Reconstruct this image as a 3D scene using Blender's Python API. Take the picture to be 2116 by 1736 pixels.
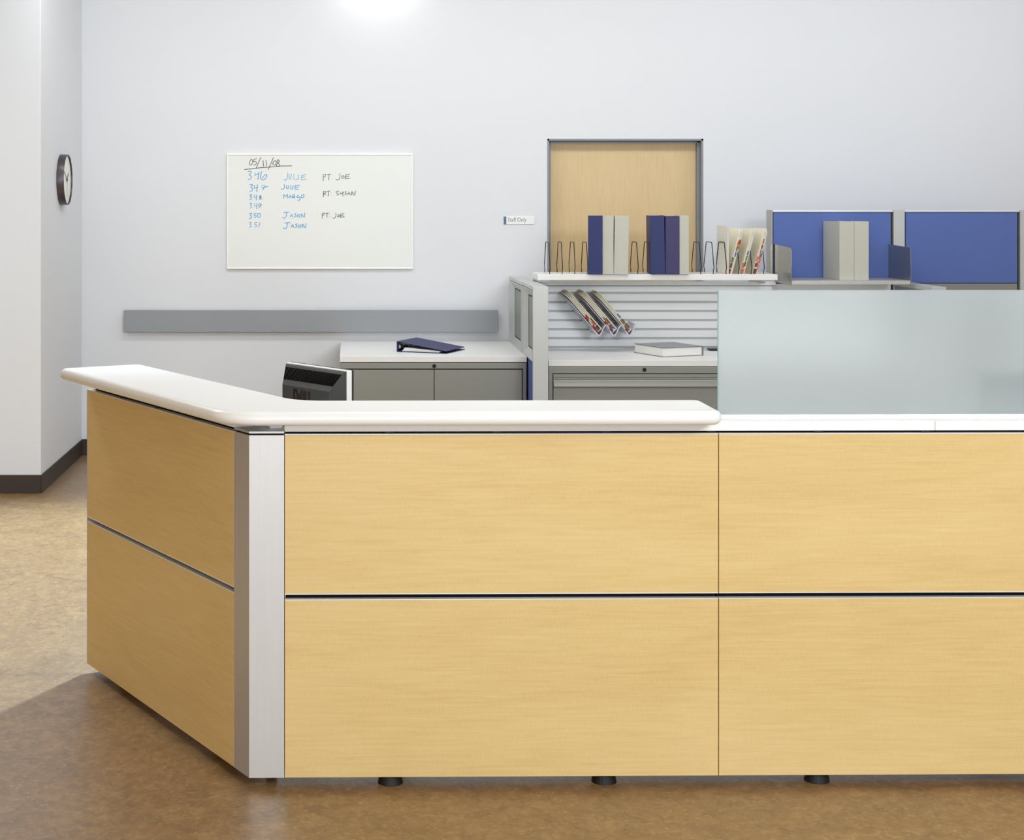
import bpy, bmesh, math, random
from mathutils import Vector, Matrix
random.seed(7)
for o in list(bpy.data.objects): bpy.data.objects.remove(o)
SC = bpy.context.scene
COL = SC.collection
R = math.radians

# ------------------------------------------------------------------ camera
F = 3310.0                      # focal length in pixels of a 2116 px wide frame
EYE = 1.65
cam = bpy.data.objects.new('camera', bpy.data.cameras.new('camera'))
COL.objects.link(cam)
cam.location = (0, 0, EYE)
cam.rotation_euler = (R(90), 0, 0)
cam.data.sensor_width = 36
cam.data.lens = 36 * F / 2116
cam.data.shift_x = (1058 - 726) / 2116
cam.data.shift_y = -(868 - 420) / 2116
cam.data.clip_start = 0.05
SC.camera = cam

# ------------------------------------------------------------------ light
SC.view_settings.view_transform = 'Standard'
SC.view_settings.look = 'None'
SC.view_settings.gamma = 1
SC.view_settings.exposure = 0.1
w = bpy.data.worlds.new('room_surroundings'); SC.world = w; w.use_nodes = True
bgn = w.node_tree.nodes['Background']
bgn.inputs[0].default_value = (0.86, 0.94, 1.0, 1); bgn.inputs[1].default_value = 0.6

def area(name, loc, target, size, size_y, power, color=(1, 1, 1), spread=180):
    l = bpy.data.lights.new(name, 'AREA'); l.shape = 'RECTANGLE'
    l.size = size; l.size_y = size_y; l.energy = power; l.color = color; l.spread = R(spread)
    o = bpy.data.objects.new(name, l); COL.objects.link(o); o.location = loc
    o.rotation_euler = (Vector(target) - Vector(loc)).to_track_quat('-Z', 'Y').to_euler()
    return o
COOL = (0.9, 0.955, 1.0)
area('front_ceiling_light', (2.8, 0.3, 3.1), (0.4, 6.5, 0.9), 2.0, 1.2, 205, COOL)
area('front_fill_light', (-0.5, -1.3, 1.55), (0.3, 6.0, 1.3), 3.2, 1.5, 92, (0.89, 0.95, 1.0))  # added low fill from behind the camera, not a real window
area('back_wall_fill_light', (1.9, 8.7, 3.2), (1.9, 10.5, 1.5), 7.0, 0.35, 52, COOL)  # added fill that brightens the back wall, no fixture behind it
area('left_fill_light', (-2.3, 6.9, 3.2), (-2.2, 6.9, 0.0), 0.6, 1.2, 40, COOL)  # added fill for the left wall, counter wing and aisle floor
area('counter_fill_light', (1.3, 5.8, 3.2), (1.3, 5.6, 0.0), 2.6, 0.6, 52, COOL)  # added overhead fill to lift the countertop and the alcove
area('wall_wash_light', (0.17, 10.40, 3.16), (0.17, 10.5, 2.98), 0.36, 0.06, 0.8, (1, 1, 1))
def spot(name, loc, target, power, angle, blend, rad, color):
    l = bpy.data.lights.new(name, 'SPOT'); l.energy = power; l.spot_size = R(angle); l.spot_blend = blend
    l.shadow_soft_size = rad; l.color = color
    o = bpy.data.objects.new(name, l); COL.objects.link(o); o.location = loc
    o.rotation_euler = (Vector(target) - Vector(loc)).to_track_quat('-Z', 'Y').to_euler()
spot('aisle_downlight', (0.62, 9.0, 3.2), (-1.35, 7.0, 0.0), 1850, 60, 0.7, 0.16, (0.68, 0.90, 1.0))

# ------------------------------------------------------------------ materials
def lin(c):
    return tuple((v / 255 / 12.92) if v / 255 <= 0.04045 else ((v / 255 + 0.055) / 1.055) ** 2.4 for v in c)

def mat(name, c, rough=0.5, metal=0.0, var=0.0, scale=20.0, stretch=(1, 1, 1), bump=0.0, spec=0.5, trans=0.0, coat=0.0):
    m = bpy.data.materials.new(name); m.use_nodes = True
    nt = m.node_tree; N = nt.nodes; L = nt.links
    b = N['Principled BSDF']
    col = lin(c)
    b.inputs['Base Color'].default_value = (*col, 1)
    b.inputs['Roughness'].default_value = rough
    b.inputs['Metallic'].default_value = metal
    b.inputs['Specular IOR Level'].default_value = spec
    b.inputs['Transmission Weight'].default_value = trans
    b.inputs['Coat Weight'].default_value = coat
    if var or bump:
        tc = N.new('ShaderNodeTexCoord'); mp = N.new('ShaderNodeMapping'); nz = N.new('ShaderNodeTexNoise')
        mp.inputs['Scale'].default_value = stretch
        nz.inputs['Scale'].default_value = scale; nz.inputs['Detail'].default_value = 5
        L.new(tc.outputs['Object'], mp.inputs[0]); L.new(mp.outputs[0], nz.inputs['Vector'])
        if var:
            r = N.new('ShaderNodeValToRGB')
            r.color_ramp.elements[0].position = 0.3; r.color_ramp.elements[1].position = 0.7
            r.color_ramp.elements[0].color = (*[v * (1 - var) for v in col], 1)
            r.color_ramp.elements[1].color = (*[min(1, v * (1 + var)) for v in col], 1)
            L.new(nz.outputs['Fac'], r.inputs[0]); L.new(r.outputs[0], b.inputs['Base Color'])
        if bump:
            bp = N.new('ShaderNodeBump'); bp.inputs['Strength'].default_value = bump; bp.inputs['Distance'].default_value = 0.002
            L.new(nz.outputs['Fac'], bp.inputs['Height']); L.new(bp.outputs[0], b.inputs['Normal'])
    return m

def wood(name, c1, c2, c3, vertical=False, rough=0.38):
    m = bpy.data.materials.new(name); m.use_nodes = True
    nt = m.node_tree; N = nt.nodes; L = nt.links
    b = N['Principled BSDF']; b.inputs['Roughness'].default_value = rough
    b.inputs['Specular IOR Level'].default_value = 0.4
    tc = N.new('ShaderNodeTexCoord')
    def noise(scale, st, det, dist=0.0):
        mp = N.new('ShaderNodeMapping'); mp.inputs['Scale'].default_value = st
        nz = N.new('ShaderNodeTexNoise'); nz.inputs['Scale'].default_value = scale
        nz.inputs['Detail'].default_value = det; nz.inputs['Distortion'].default_value = dist
        L.new(tc.outputs['Object'], mp.inputs[0]); L.new(mp.outputs[0], nz.inputs['Vector'])
        return nz
    st = (1, 1, 0.05) if vertical else (0.05, 1, 1)
    st2 = (1, 1, 0.3) if vertical else (0.3, 1, 1)
    a = noise(110, st, 4, 0.6); c = noise(4.0, st2, 3, 0.8); d = noise(260, (1, 1, 0.2) if not vertical else (0.2, 1, 1), 2)
    r = N.new('ShaderNodeValToRGB')
    r.color_ramp.elements[0].position = 0.28; r.color_ramp.elements[1].position = 0.72
    r.color_ramp.elements[0].color = (*lin(c1), 1); r.color_ramp.elements[1].color = (*lin(c3), 1)
    e = r.color_ramp.elements.new(0.5); e.color = (*lin(c2), 1)
    m1 = N.new('ShaderNodeMix'); m1.inputs[0].default_value = 0.5
    L.new(a.outputs['Fac'], m1.inputs[2]); L.new(c.outputs['Fac'], m1.inputs[3])
    m2 = N.new('ShaderNodeMix'); m2.inputs[0].default_value = 0.2
    L.new(m1.outputs[0], m2.inputs[2]); L.new(d.outputs['Fac'], m2.inputs[3])
    L.new(m2.outputs[0], r.inputs[0]); L.new(r.outputs[0], b.inputs['Base Color'])
    return m

def floor_mat():
    m = bpy.data.materials.new('marbled_linoleum'); m.use_nodes = True
    nt = m.node_tree; N = nt.nodes; L = nt.links
    b = N['Principled BSDF']; b.inputs['Roughness'].default_value = 0.48
    b.inputs['Specular IOR Level'].default_value = 0.7
    b.inputs['Coat Weight'].default_value = 0.7; b.inputs['Coat Roughness'].default_value = 0.34
    tc = N.new('ShaderNodeTexCoord')
    def noise(scale, det, dist, st=(1, 1, 1)):
        mp = N.new('ShaderNodeMapping'); mp.inputs['Scale'].default_value = st
        nz = N.new('ShaderNodeTexNoise'); nz.inputs['Scale'].default_value = scale
        nz.inputs['Detail'].default_value = det; nz.inputs['Distortion'].default_value = dist
        nz.inputs['Roughness'].default_value = 0.65
        L.new(tc.outputs['Object'], mp.inputs[0]); L.new(mp.outputs[0], nz.inputs['Vector']); return nz
    a = noise(4.5, 8, 1.2); c = noise(28, 6, 0.8, (1, 0.8, 1)); d = noise(75, 3, 0.3, (0.7, 1, 1))
    mx = N.new('ShaderNodeMix'); mx.inputs[0].default_value = 0.6
    L.new(a.outputs['Fac'], mx.inputs[2]); L.new(c.outputs['Fac'], mx.inputs[3])
    r = N.new('ShaderNodeValToRGB')
    r.color_ramp.elements[0].position = 0.36; r.color_ramp.elements[0].color = (*lin((108, 78, 42)), 1)
    r.color_ramp.elements[1].position = 0.66; r.color_ramp.elements[1].color = (*lin((160, 126, 80)), 1)
    e = r.color_ramp.elements.new(0.5); e.color = (*lin((134, 101, 58)), 1)
    L.new(mx.outputs[0], r.inputs[0])
    fl = N.new('ShaderNodeValToRGB'); fl.color_ramp.elements[0].position = 0.58; fl.color_ramp.elements[1].position = 0.66
    L.new(d.outputs['Fac'], fl.inputs[0])
    m2 = N.new('ShaderNodeMix'); m2.data_type = 'RGBA'
    m3 = N.new('ShaderNodeMath'); m3.operation = 'MULTIPLY'; m3.inputs[1].default_value = 0.45
    L.new(fl.outputs[0], m3.inputs[0]); L.new(m3.outputs[0], m2.inputs[0])
    L.new(r.outputs[0], m2.inputs[6]); m2.inputs[7].default_value = (*lin((186, 162, 124)), 1)
    L.new(m2.outputs[2], b.inputs['Base Color'])
    return m

def frosted():
    m = bpy.data.materials.new('frosted_glass'); m.use_nodes = True
    nt = m.node_tree; N = nt.nodes; L = nt.links
    for n in list(N): N.remove(n)
    out = N.new('ShaderNodeOutputMaterial')
    g = N.new('ShaderNodeBsdfRefraction'); g.inputs['Color'].default_value = (0.95, 0.985, 0.985, 1)
    g.inputs['Roughness'].default_value = 0.3; g.inputs['IOR'].default_value = 1.2
    t = N.new('ShaderNodeBsdfTranslucent'); t.inputs[0].default_value = (0.88, 0.93, 0.94, 1)
    d = N.new('ShaderNodeBsdfDiffuse'); d.inputs[0].default_value = (0.88, 0.93, 0.94, 1)
    a = N.new('ShaderNodeMixShader'); a.inputs[0].default_value = 0.5
    L.new(t.outputs[0], a.inputs[1]); L.new(d.outputs[0], a.inputs[2])
    c = N.new('ShaderNodeMixShader'); c.inputs[0].default_value = 0.33
    L.new(g.outputs[0], c.inputs[1]); L.new(a.outputs[0], c.inputs[2])
    L.new(c.outputs[0], out.inputs[0])
    return m

def clear_plastic():
    m = bpy.data.materials.new('clear_plastic'); m.use_nodes = True
    nt = m.node_tree; N = nt.nodes; L = nt.links
    b = N['Principled BSDF']; b.inputs['Base Color'].default_value = (*lin((222, 220, 236)), 1); b.inputs['Roughness'].default_value = 0.25
    out = N['Material Output']
    t = N.new('ShaderNodeBsdfTransparent'); t.inputs[0].default_value = (0.93, 0.93, 0.96, 1)
    mx = N.new('ShaderNodeMixShader'); mx.inputs[0].default_value = 0.8
    L.new(t.outputs[0], mx.inputs[1]); L.new(b.outputs[0], mx.inputs[2]); L.new(mx.outputs[0], out.inputs[0])
    return m

M = dict(
    wall=mat('painted_wall', (228, 229, 232), 0.85, var=0.006, scale=1.5),
    dark_panel=mat('dark_panel_finish', (72, 54, 38), 0.6, var=0.1, scale=6, stretch=(1, 1, 0.1)),  # finish of the added dark panel out of view
    tan=mat('warm_bounce_paint', (214, 182, 136), 0.85, var=0.01, scale=1.5),  # warm tone chosen for the light bounced off the added left wall
    ceil=mat('ceiling_paint', (235, 235, 233), 0.9, var=0.005, scale=2),
    base=mat('vinyl_base', (58, 48, 40), 0.5, var=0.06, scale=3),
    wood=wood('maple_laminate', (205, 173, 112), (218, 188, 128), (226, 199, 143)),
    door=wood('maple_door', (212, 182, 132), (222, 193, 146), (229, 203, 160), vertical=True, rough=0.5),
    white=mat('white_laminate', (243, 242, 240), 0.4, var=0.004, scale=5),
    solid=mat('solid_surface', (238, 237, 234), 0.3, var=0.004, scale=9),
    alu=mat('satin_aluminium', (203, 200, 197), 0.42, metal=0.65, var=0.02, scale=60, stretch=(1, 1, 0.05)),
    trim=mat('bright_trim', (240, 242, 242), 0.3, metal=0.3, var=0.01, scale=20),
    grey=mat('grey_metallic_paint', (147, 147, 140), 0.42, metal=0.25, var=0.015, scale=300),
    silver=mat('silver_paint', (205, 207, 204), 0.42, metal=0.3, var=0.01, scale=200),
    slat=mat('slat_white', (246, 247, 248), 0.45, metal=0.1, var=0.006, scale=20, stretch=(0.1, 1, 1)),
    groove=mat('slat_groove', (196, 197, 196), 0.5, metal=0.2, var=0.01, scale=20),
    steel=mat('brushed_steel', (176, 172, 162), 0.25, metal=0.9, var=0.03, scale=40, stretch=(1, 1, 0.05)),
    black=mat('black_plastic', (22, 21, 20), 0.45, var=0.1, scale=40),
    dark=mat('dark_frame', (12, 9, 8), 0.9, var=0.1, scale=10),
    clip=mat('dark_clip', (14, 12, 12), 0.6, var=0.1, scale=10),
    void=mat('vent_black', (6, 6, 6), 0.95, var=0.05, scale=40, spec=0.05),
    wire=mat('black_wire', (16, 15, 15), 0.4, var=0.1, scale=40),
    blue=mat('blue_fabric', (98, 117, 178), 0.95, var=0.06, scale=420, bump=0.15, spec=0.1),
    bbind=mat('blue_vinyl', (24, 37, 100), 0.5, var=0.03, scale=200, bump=0.05),
    nbind=mat('navy_vinyl', (30, 34, 92), 0.5, var=0.03, scale=200, bump=0.05),
    pbind=mat('violet_vinyl', (54, 46, 98), 0.5, var=0.03, scale=200, bump=0.05),
    gbind=mat('putty_vinyl', (200, 199, 186), 0.6, var=0.02, scale=220, bump=0.05),
    paper=mat('paper', (240, 238, 232), 0.9, var=0.02, scale=60, stretch=(0.1, 0.1, 12)),
    manila=mat('manila', (252, 245, 224), 0.8, var=0.02, scale=8),
    cream=mat('cream_card', (248, 246, 237), 0.8, var=0.01, scale=8),
    bookc=mat('grey_book_cover', (120, 122, 124), 0.3, var=0.03, scale=30),
    rail=mat('grey_rail', (152, 155, 159), 0.6, var=0.01, scale=30),
    frame=mat('door_frame_paint', (140, 144, 150), 0.5, var=0.01, scale=20),
    board=mat('whiteboard_surface', (232, 233, 228), 0.28, var=0.004, scale=3),
    bframe=mat('board_frame', (250, 249, 244), 0.4, var=0.004, scale=9),
    bluei=mat('blue_marker', (56, 160, 214), 0.7, var=0.2, scale=30),
    lbluei=mat('faded_blue_marker', (130, 190, 222), 0.7, var=0.15, scale=30),
    blacki=mat('black_marker', (72, 66, 58), 0.7, var=0.25, scale=30),
    clockr=mat('dark_anodised', (92, 84, 88), 0.35, metal=0.7, var=0.03, scale=40),
    clockf=mat('clock_face', (240, 242, 234), 0.5, var=0.004, scale=9),
    numer=mat('clock_print', (186, 188, 182), 0.6, var=0.02, scale=30),
    hand=mat('clock_hand', (90, 70, 62), 0.5, var=0.02, scale=30),
    sign=mat('sign_white', (243, 243, 239), 0.5, var=0.004, scale=9),
    signb=mat('sign_blue', (92, 112, 150), 0.5, var=0.02, scale=30),
    signt=mat('sign_letters', (140, 138, 132), 0.6, var=0.01, scale=30),
    mback=mat('monitor_shell', (56, 55, 53), 0.45, var=0.05, scale=60),
    mlogo=mat('monitor_logo', (52, 24, 15), 0.3, metal=0.3, var=0.05, scale=60),
    mbez=mat('silver_bezel', (236, 236, 232), 0.35, metal=0.1, var=0.01, scale=20),
    tealedge=mat('glass_edge', (150, 192, 196), 0.6, var=0.03, scale=10),
    chrome=mat('chrome', (225, 225, 225), 0.12, metal=1.0, var=0.01, scale=9),
    frost=frosted(), clear=clear_plastic(), floor=floor_mat(),
    t_red=mat('red_tab', (150, 40, 34), 0.6, var=0.03, scale=40), t_or=mat('orange_tab', (206, 98, 44), 0.6, var=0.03, scale=40),
    t_gr=mat('green_tab', (92, 122, 58), 0.6, var=0.03, scale=40), t_bl=mat('blue_tab', (54, 112, 170), 0.6, var=0.03, scale=40),
    t_br=mat('brown_tab', (110, 62, 48), 0.6, var=0.03, scale=40), t_pk=mat('pink_tab', (206, 120, 130), 0.6, var=0.03, scale=40),
    t_dk=mat('dark_tab', (40, 34, 66), 0.6, var=0.03, scale=40), t_wh=mat('white_tab', (245, 245, 240), 0.6, var=0.01, scale=40),
)

# ------------------------------------------------------------------ builders
def tag(o, label=None, cat=None, group=None, kind=None):
    if label: o['label'] = label
    if cat: o['category'] = cat
    if group: o['group'] = group
    if kind: o['kind'] = kind
    return o

def empty(name, loc=(0, 0, 0), rz=0.0, label=None, cat=None, group=None):
    o = bpy.data.objects.new(name, None); COL.objects.link(o)
    o.empty_display_size = 0.05
    o.location = loc; o.rotation_euler = (0, 0, rz)
    return tag(o, label, cat, group)

class MB:
    """collects shapes and links them as one mesh object"""
    def __init__(s): s.bm = bmesh.new(); s.smooth = set()
    def box(s, x0, x1, y0, y1, z0, z1, bev=0.0, seg=1, mtx=None):
        b = bmesh.new()
        bmesh.ops.create_cube(b, size=1)
        bmesh.ops.scale(b, vec=(x1 - x0, y1 - y0, z1 - z0), verts=b.verts)
        bmesh.ops.translate(b, vec=((x0 + x1) / 2, (y0 + y1) / 2, (z0 + z1) / 2), verts=b.verts)
        if bev: bmesh.ops.bevel(b, geom=b.edges[:], offset=bev, segments=seg, affect='EDGES', profile=0.5)
        return s._add(b, mtx)
    def _add(s, b, mtx=None, smooth=False):
        if mtx is not None: bmesh.ops.transform(b, matrix=mtx, verts=b.verts)
        if smooth:
            for f in b.faces: f.smooth = True
        me = bpy.data.meshes.new('tmp'); b.to_mesh(me); b.free()
        s.bm.from_mesh(me); bpy.data.meshes.remove(me); return s
    def cyl(s, p0, p1, r, n=24, r2=None, smooth=True):
        b = bmesh.new(); p0, p1 = Vector(p0), Vector(p1); d = p1 - p0
        bmesh.ops.create_cone(b, cap_ends=True, segments=n, radius1=r, radius2=r if r2 is None else r2, depth=d.length)
        mt = Matrix.Translation((p0 + p1) / 2) @ d.to_track_quat('Z', 'Y').to_matrix().to_4x4()
        s._add(b, mt)
        return s
    def prism(s, pts, y0, y1, axis='Y', mtx=None):
        """extrude a 2D polygon; axis Y: pts are (x,z); axis Z: (x,y); axis X: (y,z)"""
        b = bmesh.new()
        def P(p, t):
            return {'Y': (p[0], t, p[1]), 'Z': (p[0], p[1], t), 'X': (t, p[0], p[1])}[axis]
        A = [b.verts.new(P(p, y0)) for p in pts]; B = [b.verts.new(P(p, y1)) for p in pts]
        n = len(pts)
        b.faces.new(A); b.faces.new(B[::-1])
        for i in range(n): b.faces.new((A[i], B[i], B[(i + 1) % n], A[(i + 1) % n]))
        bmesh.ops.recalc_face_normals(b, faces=b.faces)
        return s._add(b, mtx)
    def tube(s, pts, r, n=8):
        b = bmesh.new(); P = [Vector(p) for p in pts]; rings = []
        for i, p in enumerate(P):
            d = (P[min(i + 1, len(P) - 1)] - P[max(i - 1, 0)]).normalized()
            q = d.to_track_quat('Z', 'Y')
            rings.append([b.verts.new(p + q @ Vector((r * math.cos(2 * math.pi * k / n), r * math.sin(2 * math.pi * k / n), 0))) for k in range(n)])
        for a, c in zip(rings, rings[1:]):
            # align to nearest start vertex to avoid twisting
            off = min(range(n), key=lambda k: (c[k].co - a[0].co).length)
            for k in range(n):
                b.faces.new((a[k], a[(k + 1) % n], c[(k + 1 + off) % n], c[(k + off) % n]))
        b.faces.new(rings[0][::-1]); b.faces.new(rings[-1])
        bmesh.ops.recalc_face_normals(b, faces=b.faces)
        return s._add(b, None, True)
    def ribbon(s, pts, wdt, y, t=0.0006):
        """flat pen stroke in an XZ plane at depth y"""
        P = [Vector((p[0], p[1])) for p in pts]
        if len(P) < 2: return s
        L, Rr = [], []
        for i, p in enumerate(P):
            d = (P[min(i + 1, len(P) - 1)] - P[max(i - 1, 0)]);
            if d.length < 1e-9: d = Vector((1, 0))
            d.normalize(); n = Vector((-d.y, d.x)) * wdt / 2
            L.append(p + n); Rr.append(p - n)
        b = bmesh.new()
        for i in range(len(P) - 1):
            q = [L[i], L[i + 1], Rr[i + 1], Rr[i]]
            F0 = [b.verts.new((v.x, y, v.y)) for v in q]; F1 = [b.verts.new((v.x, y + t, v.y)) for v in q]
            b.faces.new(F0); b.faces.new(F1[::-1])
            for k in range(4): b.faces.new((F0[k], F1[k], F1[(k + 1) % 4], F0[(k + 1) % 4]))
        bmesh.ops.recalc_face_normals(b, faces=b.faces)
        return s._add(b)
    def build(s, name, m, parent=None, label=None):
        me = bpy.data.meshes.new(name); s.bm.to_mesh(me); s.bm.free()
        me.materials.append(m if not isinstance(m, str) else M[m])
        o = bpy.data.objects.new(name, me); COL.objects.link(o)
        if parent: o.parent = parent
        if label: o['label'] = label
        return o

def copy_thing(root):
    r = root.copy(); COL.objects.link(r)
    for ch in root.children:
        c = ch.copy(); COL.objects.link(c); c.parent = r
        for g in ch.children:
            d = g.copy(); COL.objects.link(d); d.parent = c
    return r

def text_mesh(name, s, size, m, parent, loc, rz=0, sx=1.0):
    cu = bpy.data.curves.new('tmp', 'FONT'); cu.body = s; cu.size = size; cu.extrude = 0.0004; cu.resolution_u = 3
    t = bpy.data.objects.new('tmp', cu); COL.objects.link(t)
    dg = bpy.context.evaluated_depsgraph_get()
    me = bpy.data.meshes.new_from_object(t.evaluated_get(dg))
    bpy.data.objects.remove(t)
    me.transform(Matrix.Rotation(R(90), 4, 'X') @ Matrix.Scale(sx, 4, (1, 0, 0)))
    me.materials.clear(); me.materials.append(m); me.name = name
    o = bpy.data.objects.new(name, me); COL.objects.link(o); o.parent = parent; o.location = loc; o.rotation_euler = (0, 0, rz)
    return o

def bez(pts, n=6):
    """smooth open polyline through points"""
    P = [Vector(p) for p in pts]; out = []
    for i in range(len(P) - 1):
        a = P[max(i - 1, 0)]; b = P[i]; c = P[i + 1]; d = P[min(i + 2, len(P) - 1)]
        for k in range(n):
            t = k / n
            out.append(0.5 * ((2 * b) + (c - a) * t + (2 * a - 5 * b + 4 * c - d) * t * t + (-a + 3 * b - 3 * c + d) * t ** 3))
    out.append(P[-1]); return out

# ------------------------------------------------------------------ the setting
WY = 10.5            # back wall plane
SX = -1.768          # side wall plane
SY = 9.118           # front of the projecting corner
CZ = 3.3
DX0, DX1, DZ = 1.285, 2.306, 2.072    # door opening
def struct(name, mb, m):
    o = mb.build(name, m); o['kind'] = 'structure'; return o
struct('floor', MB().box(-5, 7.5, -1.5, WY + 0.3, -0.08, 0), M['floor'])
struct('ceiling', MB().box(-5, 7.5, -1.5, WY + 0.3, CZ, CZ + 0.08), M['ceil'])
b = MB(); b.box(SX - 0.1, DX0, WY, WY + 0.18, 0, CZ); b.box(DX1, 7.5, WY, WY + 0.18, 0, CZ); b.box(DX0, DX1, WY, WY + 0.18, DZ, CZ)
struct('wall_back', b, M['wall'])
struct('wall_left', MB().box(-5, SX, SY, WY, 0, CZ, 0.004), M['wall'])
struct('left_bounce_wall', MB().box(-3.1, -3.0, -1.5, 5.4, 0, CZ), M['tan'])  # unseen wall added to block side light and bounce warmth onto the wing
struct('dark_reflection_panel', MB().box(-3.1, -3.04, 5.4, 8.4, 0, CZ), M['dark_panel'])  # unseen dark panel added to darken the reflection in the corner post
struct('wall_right', MB().box(7.4, 7.5, -1.5, WY, 0, CZ), M['wall'])
b = MB(); b.box(SX, DX0 - 0.002, WY - 0.008, WY, 0, 0.104, 0.002); b.box(DX1 + 0.002, 7.4, WY - 0.008, WY, 0, 0.104, 0.002)
struct('baseboard_back', b, M['base'])
b = MB(); b.box(SX, SX + 0.008, SY - 0.008, WY - 0.008, 0, 0.104, 0.002); b.box(-5, SX, SY - 0.008, SY, 0, 0.104, 0.002)
struct('baseboard_left', b, M['base'])
# staff door: leaf set back in a grey steel frame
dr = MB().box(DX0 + 0.014, DX1 - 0.014, WY + 0.10, WY + 0.145, 0.008, DZ - 0.025, 0.002).build('door_1', M['door']); dr['kind'] = 'structure'
b = MB()
for x0, x1 in ((DX0, DX0 + 0.012), (DX1 - 0.012, DX1)): b.box(x0, x1, WY - 0.004, WY + 0.17, 0, DZ)
b.box(DX0, DX1, WY - 0.004, WY + 0.17, DZ - 0.012, DZ)
for x0, x1 in ((DX0, DX0 + 0.028), (DX1 - 0.028, DX1)): b.box(x0, x1, WY + 0.055, WY + 0.098, 0, DZ - 0.012, 0.002)
b.box(DX0, DX1, WY + 0.055, WY + 0.098, DZ - 0.024, DZ - 0.012, 0.002)
fr = b.build('door_frame', M['frame'], dr)
b = MB(); b.cyl((DX0 + 0.1, WY + 0.10, 1.0), (DX0 + 0.1, WY + 0.05, 1.0), 0.012); b.cyl((DX0 + 0.1, WY + 0.052, 1.0), (DX0 + 0.22, WY + 0.052, 1.0), 0.009)
b.cyl((DX0 + 0.1, WY + 0.10, 1.0), (DX0 + 0.1, WY + 0.093, 1.0), 0.028)
b.build('door_handle', M['chrome'], dr)

# ------------------------------------------------------------------ things on the walls
def px(x, Y): return (x - 726) * Y / F
def pz(y, Y): return EYE - (y - 420) * Y / F

# bumper rail
rl = empty('wall_bumper_rail', ((-1.485 + 0.958) / 2, WY, 0.808), 0, 'long grey wall bumper rail running below the whiteboard', 'wall rail')
h = (0.958 + 1.485) / 2
MB().box(-h, h, -0.045, -0.022, 0, 0.144, 0.003, 2).build('rail_cover', M['rail'], rl)
MB().box(-h + 0.02, h - 0.02, -0.022, 0, 0.03, 0.115).build('mounting_strip', M['frame'], rl)

# whiteboard
wb = empty('whiteboard', (-0.206, WY, 1.219), 0, 'white-framed whiteboard with handwritten room numbers and names on back wall', 'whiteboard')
hw, hh = 0.609, 0.757
MB().box(-hw + 0.006, hw - 0.006, -0.016, 0, 0.006, hh - 0.006).build('writing_surface', M['board'], wb)
b = MB(); t = 0.0115
for a in ((-hw, hw, 0, t), (-hw, hw, hh - t, hh), (-hw, -hw + t, t, hh - t), (hw - t, hw, t, hh - t)): b.box(a[0], a[1], -0.022, 0, a[2], a[3], 0.002)
b.build('frame', M['bframe'], wb)
def wpt(u, v):     # board drawing units -> local metres (board is 1928 x 1206 units)
    return ((u - 102) / 1928 * 2 * hw - hw, hh - (v - 88) / 1206 * hh)
def writing(name, strokes, m, wd=0.0042):
    b = MB()
    for si, st in enumerate(strokes):
        pts = [wpt(*p) for p in st]
        if len(pts) > 3: pts = [(q.x, q.y) for q in bez(pts, 4)]
        b.ribbon(pts, wd * 0.85, -0.0168 - 0.00012 * si, 0.0003)
    return b.build(name, m, wb)
def off(st, dx, dy): return [[(x + dx, y + dy) for x, y in s] for s in st]
# the date
writing('handwritten_date', [
    [(352, 150), (338, 180), (340, 208), (358, 205), (370, 175), (362, 150), (352, 150)],
    [(412, 140), (382, 152)], [(382, 152), (380, 175), (400, 172), (408, 190), (395, 208), (376, 208)],
    [(455, 128), (405, 242)], [(478, 160), (482, 222)], [(508, 158), (516, 220)], [(585, 132), (532, 256)],
    [(598, 162), (578, 190), (590, 210), (612, 196), (614, 172), (598, 162)],
    [(650, 168), (636, 154), (622, 166), (634, 188), (652, 205), (638, 224), (616, 214), (628, 190), (650, 168)],
    [(282, 256), (420, 240), (560, 228)], [(560, 228), (660, 219), (775, 218)]], M['blacki'], 0.0044)
# digits by hand (origin at upper left, about 45 x 75)
def d3(x, y, s=1): return [[(x, y + 8 * s), (x + 22 * s, y), (x + 32 * s, y + 12 * s), (x + 12 * s, y + 32 * s), (x + 32 * s, y + 46 * s), (x + 24 * s, y + 66 * s), (x, y + 76 * s)]]
def d4(x, y, s=1): return [[(x + 6 * s, y), (x, y + 36 * s), (x + 40 * s, y + 28 * s)], [(x + 36 * s, y - 4 * s), (x + 28 * s, y + 74 * s)]]
writing('room_number_writing', d3(318, 272, 1.2) + [[(398, 290), (388, 318), (430, 298)], [(436, 282), (424, 362)], [(462, 276), (452, 340), (470, 364), (500, 352), (520, 314), (498, 312), (466, 348)]], M['bluei'], 0.005)
writing('room_number_writing', d3(338, 410) + d4(384, 416) + [[(462, 422), (498, 424), (476, 470)], [(462, 446), (526, 432)]], M['bluei'], 0.005)
writing('room_number_writing', d3(336, 516, .72) + d4(384, 520, .78) + [[(460, 530), (440, 534), (452, 548), (462, 560), (444, 566), (440, 556), (460, 530)]], M['bluei'], 0.005)
writing('room_number_writing', d3(338, 606, .7) + d4(386, 608, .82) + [[(456, 616), (434, 612), (432, 634), (456, 630), (458, 614), (450, 640), (430, 658)]], M['bluei'], 0.0038)
writing('room_number_writing', d3(334, 710, .78) + [[(412, 712), (388, 716), (386, 732), (404, 736), (402, 752), (384, 756)], [(430, 716), (420, 740), (434, 758), (452, 740), (448, 714), (420, 716)]], M['bluei'], 0.0046)
writing('room_number_writing', d3(332, 806, .72) + [[(420, 806), (394, 812), (392, 828), (410, 834), (404, 850), (388, 854)], [(446, 808), (432, 860)]], M['bluei'], 0.0042)
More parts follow.
